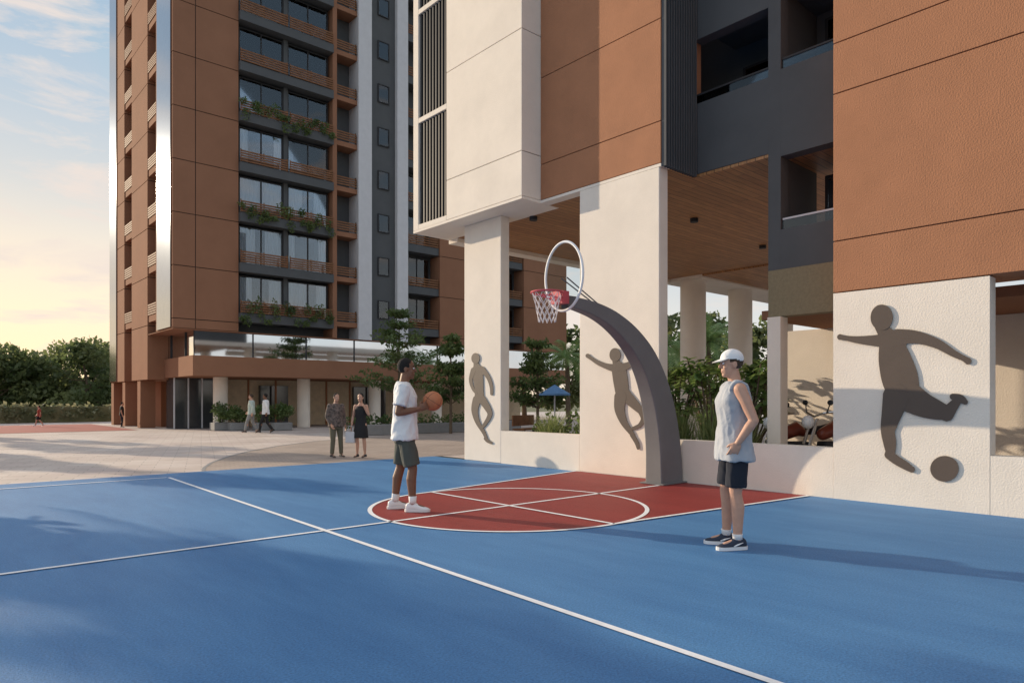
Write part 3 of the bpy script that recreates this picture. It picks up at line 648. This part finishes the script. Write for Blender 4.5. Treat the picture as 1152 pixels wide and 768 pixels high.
def hand(mb,wr,d,n,wv,curl):
    d=V(d).normalized(); n=V(n); n=(n-d*n.dot(d)).normalized(); wv=V(wv); wv=(wv-d*wv.dot(d)-n*wv.dot(n)).normalized(); wr=V(wr)
    R=Matrix((d,wv,n)).transposed()
    mb.ell(wr+d*.05,(.058,.044,.019),R,14,9)
    for i,L in enumerate((.056,.072,.08,.072)):
        b=wr+d*.085+wv*(-.034+.0235*i); dd=(d+wv*(-.09+.06*i)).normalized(); pts=[b-d*.02,b]; ang=0
        for k,fr_ in enumerate((.42,.33,.25)):
            ang+=curl*(.7 if k==0 else 1); v=dd*math.cos(ang)+n*math.sin(ang); pts.append(pts[-1]+v*L*fr_*1.15)
        mb.limb(pts,[.0095,.0095,.009,.0082,.007],8)
    b=wr+d*.03+wv*.032; t1=(d*.65+wv*.75+n*.35).normalized(); t2=(d*.85+wv*.3+n*(.3+.4*curl)).normalized()
    mb.limb([b,b+t1*.036,b+t1*.036+t2*.034],[.013,.0115,.0085],8)
DEF=dict(sL=(0,.19,1.44),sR=(0,-.19,1.44),eL=(-.04,.25,1.15),eR=(-.04,-.25,1.15),wL=(.04,.26,.89),wR=(.04,-.26,.89),
 hL=(0,.095,.93),hR=(0,-.095,.93),kL=(.025,.105,.50),kR=(.025,-.105,.50),aL=(-.01,.115,.09),aR=(-.01,-.115,.09))
def person(label,loc,heading,S,near,skin,hair,top,top_m,bot,bot_m,shoe_m,sole_m,P={},group=None,hairtype='short',capm=None,yaw=0,fem=False,curl=.35):
    t=empty('person',loc,heading); tag(t,label,'person',group)
    J={k:V(P.get(k,v)) for k,v in DEF.items()}
    wf=.88 if fem else 1
    if fem:
        for k in ('sL','sR'): J[k].y*=.84
    vox=.0065 if near else .013
    TOR=[(.84,0,.13,.09),(.93,0,.165,.115),(1.02,0,.155,.11),(1.10,.005,.138,.1),(1.22,.005,.155,.112),(1.34,.005,.172,.118),(1.42,-.005,.165,.1),(1.47,-.01,.12,.08),(1.52,-.01,.065,.06)]
    b=MB(); b.rings([ring(z,cx,hw*wf,hd*wf) for z,cx,hw,hd in TOR])
    b.limb([(-.015,0,1.46),(.012,0,1.60)],[.06*wf,.056*wf],14)
    hc=V((.025,0,1.665)); Ry=Matrix.Rotation(yaw,3,'Z')@Matrix.Rotation(P.get('nod',0),3,'Y')
    def hp(p): return hc+Ry@V(p)
    b.ell(hp((-.004,0,.04)),(.096,.076,.1),Ry); b.ell(hp((.028,0,-.03)),(.066,.058,.085),Ry); b.ell(hp((.064,0,-.088)),(.026,.03,.022),Ry)
    b.limb([hp((.088,0,.03)),hp((.108,0,-.012))],[.009,.0155],8); b.ell(hp((.082,0,.04)),(.016,.05,.011),Ry)
    b.ell(hp((.086,0,-.048)),(.013,.024,.007),Ry); b.ell(hp((.084,0,-.062)),(.013,.021,.007),Ry)
    for s in (1,-1):
        b.ell(hp((-.008,s*.077,.0)),(.022,.010,.032),Ry); b.ell(hp((.06,s*.036,-.02)),(.026,.022,.024),Ry)
    for s,c in ((1,'L'),(-1,'R')):
        S_,E,Wr=J['s'+c],J['e'+c],J['w'+c]; m1=(S_+E)/2; m2=E+(Wr-E)*.3
        k=wf
        b.limb([S_,m1,E],[.06*k,.053*k,.042*k]); b.limb([E,m2,Wr],[.042*k,.045*k,.028*k])
        d=P.get('hd'+c,(Wr-E)); n=P.get('hn'+c,(0,-s,0)); wv=P.get('ht'+c,(1,0,0))
        hand(b,Wr,d,n,wv,P.get('cu'+c,curl))
        Hh,K,A=J['h'+c],J['k'+c],J['a'+c]
        b.limb([Hh,(Hh+K)/2,K],[.092*k,.078*k,.056*k]); 
        cv=K+(A-K)*.3+V((-.016,0,0)); b.limb([K,cv,A],[.055*k,.060*k,.037*k])
        fy=P.get('f'+c,0); b.limb([A+V((0,0,-.02)),A+Matrix.Rotation(fy,3,'Z')@V((.12,0,-.05))],[.036,.03])
    remesh(b,vox,3,t,'body',skin,S)
    if near:
        for s in (1,-1):
            e=MB(); e.ell(hp((.0855,s*.032,.018)),(.011,.0135,.0085),Ry); eo=e.build('eye',WHITEP,None,True,False); eo.data.transform(Matrix.Scale(S,4)); eo.parent=t
            e=MB(); e.ell(hp((.0945,s*.0325,.018)),(.004,.006,.006),Ry,10,7); io=e.build('iris',HAIR,None,True,False); io.data.transform(Matrix.Scale(S,4)); io.parent=eo
            e=MB(); e.limb([hp((.092,s*.018,.047)),hp((.090,s*.035,.051)),hp((.078,s*.052,.046))],[.004,.0045,.003],6); io=e.build('eyebrow',hair,None,True,False); io.data.transform(Matrix.Scale(S,4)); io.parent=t
    h=MB(); big=hairtype=='long'
    h.ell(hp((-.0135,0,.046)),(.0975,.0795,.099),Ry,48,36)
    if big: h.limb([hp((-.07,0,.02)),hp((-.085,0,-.08)),hp((-.08,0,-.19))],[.06,.065,.045],14)
    me=h.mesh('hair'); bm=bmesh.new(); bm.from_mesh(me); dl=[]
    for f in bm.faces:
        c=Ry.transposed()@(f.calc_center_median()-hc)
        lim=.095 if c.x>.05 else (.075 if c.x>.035 else (.025 if c.x>.0 else (-.03 if not big else -.3)))
        if c.z<lim: dl.append(f)
    bmesh.ops.delete(bm,geom=dl,context='FACES'); bmesh.ops.recalc_face_normals(bm,faces=bm.faces); bm.to_mesh(me); bm.free()
    me.transform(Matrix.Scale(S,4)); link('hair',me,hair,t,True)
    if capm:
        h=MB(); h.ell(hp((-.006,0,.058)),(.106,.087,.092),Ry,40,30); me=h.mesh('cap'); bm=bmesh.new(); bm.from_mesh(me)
        bmesh.ops.delete(bm,geom=[f for f in bm.faces if (Ry.transposed()@(f.calc_center_median()-hc)).z<.055+.3*min(0,(Ry.transposed()@(f.calc_center_median()-hc)).x)],context='FACES')
        bm.to_mesh(me); bm.free(); me.transform(Matrix.Scale(S,4)); co=link('cap',me,capm,t,True)
        h=MB(); n=14; top_=[]
        for i in range(n+1):
            a=-1.25+2.5*i/n; inn=hp((.08*math.cos(a*.95)+.01,.083*math.sin(a),.064)); out=hp((.085+.095*math.cos(a),.074*math.sin(a),.042-.012*math.cos(a)))
            top_+=[inn,out]
        fs=[(2*i,2*i+1,2*i+3,2*i+2) for i in range(n)]
        h.add(top_,fs); h.add([p-V((0,0,.006)) for p in top_],[tuple(reversed(f)) for f in fs]); br=h.build('brim',capm,None,True,False); br.data.transform(Matrix.Scale(S,4)); br.parent=co
    vx=.009 if near else .016
    if top!='dress':
        c=MB(); g_=.028 if top in('jacket','tank') else .022
        hem=P.get('hem',.86)
        c.rings([ring(z,cx,hw*wf+g_+ex,hd*wf+g_+ex) for z,cx,hw,hd,ex in [(hem,0,.178,.125,.018),(.94,0,.172,.12,.012),(1.02,0,.162,.115,.010),(1.10,.005,.153,.11,.008),(1.22,.005,.158,.113,.004),(1.34,.005,.172,.118,0),(1.42,-.005,.163,.098,-.003),(1.475,-.01,.115,.078,-.006),(1.515,-.012,.062,.052,-.006)]])
        for cc in 'LR':
            S_,E,Wr=J['s'+cc],J['e'+cc],J['w'+cc]
            if top=='tee': c.tube([S_+V((0,-.06 if cc=='L' else .06,.01)),S_,S_+(E-S_)*.35,S_+(E-S_)*.72],[.07,.08,.079,.083],16)
            elif top=='tank': c.tube([S_+V((0,-.08 if cc=='L' else .08,.01)),S_+V((0,-.02 if cc=='L' else .02,-.005))],[.075,.084],16)
            else:
                c.limb([S_,(S_+E)/2,E],[.076*wf,.068*wf,.06*wf]); c.tube([E,E+(Wr-E)*.5,E+(Wr-E)*.93],[.06*wf,.056*wf,.045*wf],14)
        remesh(c,vx,3,t,{'tee':'t_shirt','tank':'sleeveless_shirt'}.get(top,top),top_m,S,.018 if near else .006,len(label))
    else:
        c=MB(); c.rings([ring(z,cx,hw*wf+.018,hd*wf+.018) for z,cx,hw,hd in [(.55,0,.22,.17),(.75,0,.20,.15),(.93,0,.17,.12),(1.02,0,.155,.11),(1.10,.005,.138,.1),(1.22,.005,.155,.115),(1.34,.01,.165,.12),(1.42,-.005,.13,.09),(1.455,-.01,.09,.07)]])
        remesh(c,vx,3,t,'dress',top_m,S,.008,3)
    if bot:
        c=MB(); c.rings([ring(z,cx,hw*wf+.012,hd*wf+.012) for z,cx,hw,hd in [(.80,0,.15,.11),(.93,0,.166,.116),(1.03,0,.150,.106)]])
        for cc in 'LR':
            Hh,K,A=J['h'+cc],J['k'+cc],J['a'+cc]
            if bot=='shorts': f=P.get('sh',.80); sw=P.get('sw',.10); c.tube([Hh+V((0,0,.03)),Hh+(K-Hh)*.25,Hh+(K-Hh)*.5,Hh+(K-Hh)*f],[.088,.097,sw,sw*.97],16)
            else: c.limb([Hh,(Hh+K)/2,K],[.1*wf,.088*wf,.07*wf]); c.tube([K,K+(A-K)*.5,K+(A-K)*.96],[.07*wf,.065*wf,.056*wf],14)
        remesh(c,vx,3,t,bot,bot_m,S,.009 if near else .004,5)
    if P.get('socks'):
        for cc in 'LR':
            K,A=J['k'+cc],J['a'+cc]; q=MB(); q.tube([A+(K-A)*P['socks'],A+(K-A)*.08,A],[.049,.044,.043],14); so_=q.build('sock',TEE,None,True,False); so_.data.transform(Matrix.Scale(S,4)); so_.parent=t
    for cc in 'LR':
        A=J['a'+cc]; X=Matrix.Translation(A)@Matrix.Rotation(P.get('f'+cc,0),4,'Z')@Matrix.Rotation(P.get('p'+cc,0),4,'Y')@Matrix.Translation((0,0,-.09))
        prof=[(-.085,.022,.07),(-.07,.036,.1),(-.02,.041,.118),(.03,.043,.108),(.075,.046,.078),(.125,.049,.06),(.17,.043,.05),(.197,.025,.038)]
        rs_=[[V((x,-w_*1.0,.02)),V((x,-w_*1.02,.02+(h_-.02)*.45)),V((x,-w_*.7,.02+(h_-.02)*.85)),V((x,-w_*.25,h_)),V((x,w_*.25,h_)),V((x,w_*.7,.02+(h_-.02)*.85)),V((x,w_*1.02,.02+(h_-.02)*.45)),V((x,w_,.02))] for x,w_,h_ in prof]
        q=MB(); q.rings(rs_); me=q.mesh('shoe'); me.transform(Matrix.Scale(S,4)@X); 
        bm=bmesh.new(); bm.from_mesh(me); bmesh.ops.recalc_face_normals(bm,faces=bm.faces); bm.to_mesh(me); bm.free()
        so_=link('shoe',me,shoe_m,t,True); ss=so_.modifiers.new('ss','SUBSURF'); ss.levels=1; ss.render_levels=2
        if near:
            q=MB(); o_=[(x,w_+.006) for x,w_,_ in prof]; o_=[(-.095,.012)]+o_+[(.207,.012)]
            pts=[(x,-w_) for x,w_ in o_]+[(x,w_) for x,w_ in reversed(o_)]
            q.rings([[V((x,y,0)) for x,y in pts],[V((x,y,.03)) for x,y in pts]]); me=q.mesh('sole'); me.transform(Matrix.Scale(S,4)@X); link('sole',me,sole_m,so_,False)
            q=MB()
            for sg in (1,-1):
                q.tube([(.06,sg*.0475,.035),(.02,sg*.0462,.05),(-.03,sg*.0445,.066)],[.006,.008,.003],6)
            if shoe_m is SHOEN: me=q.mesh('side_mark'); me.transform(Matrix.Scale(S,4)@X); link('side_mark',me,WHITEP,so_,True)
    return t
CR=math.atan2(-SN,CS)
S1=1.92/1.80
p1=gp(455,574); p1.z=.008
person('person in white t-shirt and dark olive shorts holding a basketball on the red key',p1,CR+.12,S1,True,SKIND,HAIR,'tee',TEE,'shorts',SHORT,WHITEP,WHITEP,
 P=dict(eR=(-.06,-.25,1.16),wR=(.17,-.15,1.20),eL=(-.02,.27,1.17),wL=(.20,.14,1.21),hdR=(.75,.25,.35),hnR=(.1,.85,.1),htR=(0,0,1),hdL=(.75,-.2,.35),hnL=(.1,-.85,.1),htL=(0,0,1),cuR=.45,cuL=.45,
 kR=(.10,-.115,.50),aR=(.10,-.13,.09),kL=(-.05,.11,.50),aL=(-.12,.13,.09),fR=-.15,fL=.2,hem=.84,sh=.92,socks=.22))
bl=p1+Matrix.Rotation(CR+.12,3,'Z')@(V((.335,-.01,1.295))*S1)
q=MB(); q.ell(V((0,0,0)),(.125,.125,.125),None,40,26); ba=q.build('basketball',ORANGE,None,True); ba.location=bl; ba.rotation_euler=(.5,.3,.4); tag(ba,'orange basketball held at chest height','ball')
q=MB()
for ax in 'xyz': q.torus((0,0,0),.1245,.0022,ax,48,5)
q.build('seam',BLACK,ba,True,False)
S2=1.87/1.80
p2=gp(826,615); p2.z=.004
person('person in white cap, pale sleeveless shirt and navy shorts standing with hand on hip',p2,CR+math.pi-.05,S2,True,SKINL,HAIRB,'tank',TEEG,'shorts',NAVY,SHOEN,WHITEP,
 P=dict(eL=(-.10,.265,1.165),wL=(.03,.24,.97),hdL=(.35,-.2,-.9),hnL=(-.15,-.95,0),htL=(.6,0,.6),cuL=.4,eR=(-.11,-.27,1.165),wR=(.03,-.24,.975),hdR=(.35,.2,-.9),hnR=(-.15,.95,0),htR=(.6,0,.6),cuR=.4,
 kL=(.015,.10,.50),aL=(.0,.11,.09),kR=(.05,-.10,.50),aR=(.04,-.12,.09),fL=.25,fR=-.1,hem=.80,sh=.86,sw=.094,socks=.12,nod=.03),capm=TEE,yaw=.05)
CAMH=math.atan2(-CS,-SN)
person('person in dark patterned jacket and khaki trousers standing on the plaza',gp(378,514.5),CAMH+.7,1.57/1.8,False,SKINL,HAIR,'jacket',PATT,'trousers',KHAKI,BLACK,BLACK,P=dict(wR=(.12,-.2,.92),kL=(.03,.12,.5),aL=(0,.16,.09)))
pw=gp(406,514.5)
person('person in black sleeveless dress standing on the plaza with a pale bag',pw,CAMH-.2,1.57/1.8,False,SKINL,HAIR,'dress',BLKCLOTH,None,None,BLACK,BLACK,fem=True,hairtype='long',P=dict(eL=(.02,.24,1.2),wL=(.12,.16,1.40),hdL=(0,-.4,.8)))
hb_=pw+Matrix.Rotation(CAMH-.2,3,'Z')@V((.07,-.24,.36)); bg=empty('handbag',hb_,CAMH-.2); tag(bg,'pale shopping bag hanging from the hand of the person in black','bag')
q=MB(); q.box(-.05,.05,-.12,.12,0,.27); q.build('bag_body',GREYL,bg,world=False,bevel=.02)
q=MB(); q.tube([(0,-.07,.27),(0,-.04,.41),(0,.04,.41),(0,.07,.27)],.008,6); q.build('bag_handle',GREYL,bg,world=False)
WALK=dict(kL=(.17,.1,.52),aL=(.26,.1,.11),kR=(-.02,-.1,.5),aR=(-.28,-.1,.15),pR=.5,pL=-.15,eL=(-.15,.24,1.17),wL=(-.12,.25,.92),eR=(.08,-.24,1.17),wR=(.24,-.23,.98))
person('walking person in pale sage shirt and grey trousers, left of two',gp(283,487),CR+math.pi,1.66/1.8,False,SKINL,HAIRB,'shirt',TEAL,'trousers',STONE,BLACK,BLACK,P=WALK)
person('walking person in white shirt and dark trousers, right of two',gp(299,487),CR+math.pi,1.68/1.8,False,SKIND,HAIR,'shirt',TEE,'trousers',BLKCLOTH,BLACK,BLACK,P=WALK)
person('small running person in red shirt on the far red court',gp(44,479.5),CR+math.pi+.4,1.12/1.8,False,SKINL,HAIR,'tee',REDC,'shorts',NAVY,WHITEP,WHITEP,P=WALK)
person('small person in dark clothes standing near the far red court edge',gp(137,480.5),CR+.5,1.3/1.8,False,SKINL,HAIR,'tee',BLKCLOTH,'trousers',NAVY,BLACK,BLACK)
# ---------------------------------------------------------------- light, sky, camera
sd=V((-.31,.95,0)).normalized(); EL=math.radians(15); sv=V((sd.x*math.cos(EL),sd.y*math.cos(EL),math.sin(EL)))
L=bpy.data.lights.new('sun','SUN'); L.energy=5; L.angle=math.radians(.5); L.color=(1,.82,.60)
lo_=bpy.data.objects.new('sun',L); col.objects.link(lo_); lo_.rotation_euler=sv.to_track_quat('Z','Y').to_euler(); lo_.location=(-20,40,20)
wd=bpy.data.worlds.new('World'); sc.world=wd; wd.use_nodes=True; n=wd.node_tree.nodes; l=wd.node_tree.links
bgd=n['Background']; bgd.inputs[1].default_value=.15
sk=n.new('ShaderNodeTexSky'); sk.sky_type='NISHITA'; sk.sun_disc=False; sk.sun_elevation=EL; sk.sun_rotation=math.atan2(sd.x,sd.y); sk.dust_density=2.5
tc=n.new('ShaderNodeTexCoord')
def mix(bt,f,a,b):
    m=n.new('ShaderNodeMixRGB'); m.blend_type=bt
    for i,v in enumerate((f,a,b)):
        if hasattr(v,'node'): l.new(v,m.inputs[i])
        else: m.inputs[i].default_value=v if i==0 else tuple(v)+(1,)
    return m.outputs[0]
def mth(op,a,b=0,clamp=False):
    m=n.new('ShaderNodeMath'); m.operation=op; m.use_clamp=clamp
    for i,v in enumerate((a,b)):
        if hasattr(v,'node'): l.new(v,m.inputs[i])
        else: m.inputs[i].default_value=v
    return m.outputs[0]
sp=n.new('ShaderNodeSeparateXYZ'); l.new(tc.outputs['Generated'],sp.inputs[0]); Z=sp.outputs['Z']
gr=n.new('ShaderNodeValToRGB'); l.new(Z,gr.inputs[0]); cr_=gr.color_ramp
cr_.elements[0].position=0; cr_.elements[0].color=(.64,.58,.52,1); cr_.elements[1].position=1; cr_.elements[1].color=(.54,.60,.68,1)
for ps_,c_ in ((.1,(.55,.56,.56)),(.26,(.33,.42,.51)),(.45,(.23,.34,.46)),(.7,(.44,.53,.64))):  # highest bands, above the view, brightened as added ambient fill
    e=cr_.elements.new(ps_); e.color=c_+(1,)
grad=mix('MULTIPLY',1,gr.outputs[0],(10,10,10))
dt=n.new('ShaderNodeVectorMath'); dt.operation='DOT_PRODUCT'; l.new(tc.outputs['Generated'],dt.inputs[0]); dt.inputs[1].default_value=(sd.x,sd.y,0)
wf_=mth('MULTIPLY',mth('POWER',mth('MAXIMUM',dt.outputs['Value'],0),1.6),mth('POWER',mth('SUBTRACT',1,mth('MULTIPLY',mth('ABSOLUTE',Z),2.5),True),1.5),True)
grad=mix('MIX',wf_,grad,(10.5,7.2,3.5))
sky=mix('MIX',.85,mix('DARKEN',1,sk.outputs[0],(7,6.2,5.0)),grad)
mp=n.new('ShaderNodeMapping'); mp.inputs['Scale'].default_value=(1.8,1.8,7.5); mp.inputs['Location'].default_value=(.3,.1,.2); l.new(tc.outputs['Generated'],mp.inputs[0])
nz=n.new('ShaderNodeTexNoise'); nz.inputs['Scale'].default_value=3.2; nz.inputs['Detail'].default_value=10; nz.inputs['Roughness'].default_value=.62; nz.inputs['Distortion'].default_value=.5; l.new(mp.outputs[0],nz.inputs['Vector'])
rp=n.new('ShaderNodeValToRGB'); l.new(nz.outputs['Fac'],rp.inputs[0]); rp.color_ramp.elements[0].position=.48; rp.color_ramp.elements[1].position=.64; rp.color_ramp.elements[1].color=(.8,.8,.8,1)
sky=mix('MIX',rp.outputs[0],sky,(6.0,5.2,4.7)); l.new(sky,bgd.inputs[0])
cam=bpy.data.cameras.new('camera'); co=bpy.data.objects.new('camera',cam); col.objects.link(co); co.location=(0,0,H); co.rotation_euler=(math.pi/2,0,-math.radians(41.5))
cam.sensor_width=36; cam.lens=774/1152*36; cam.shift_y=66/1152; cam.clip_end=3000; cam.clip_start=.05
sc.camera=co; sc.view_settings.view_transform='Standard'; sc.view_settings.look='None'; sc.view_settings.exposure=0
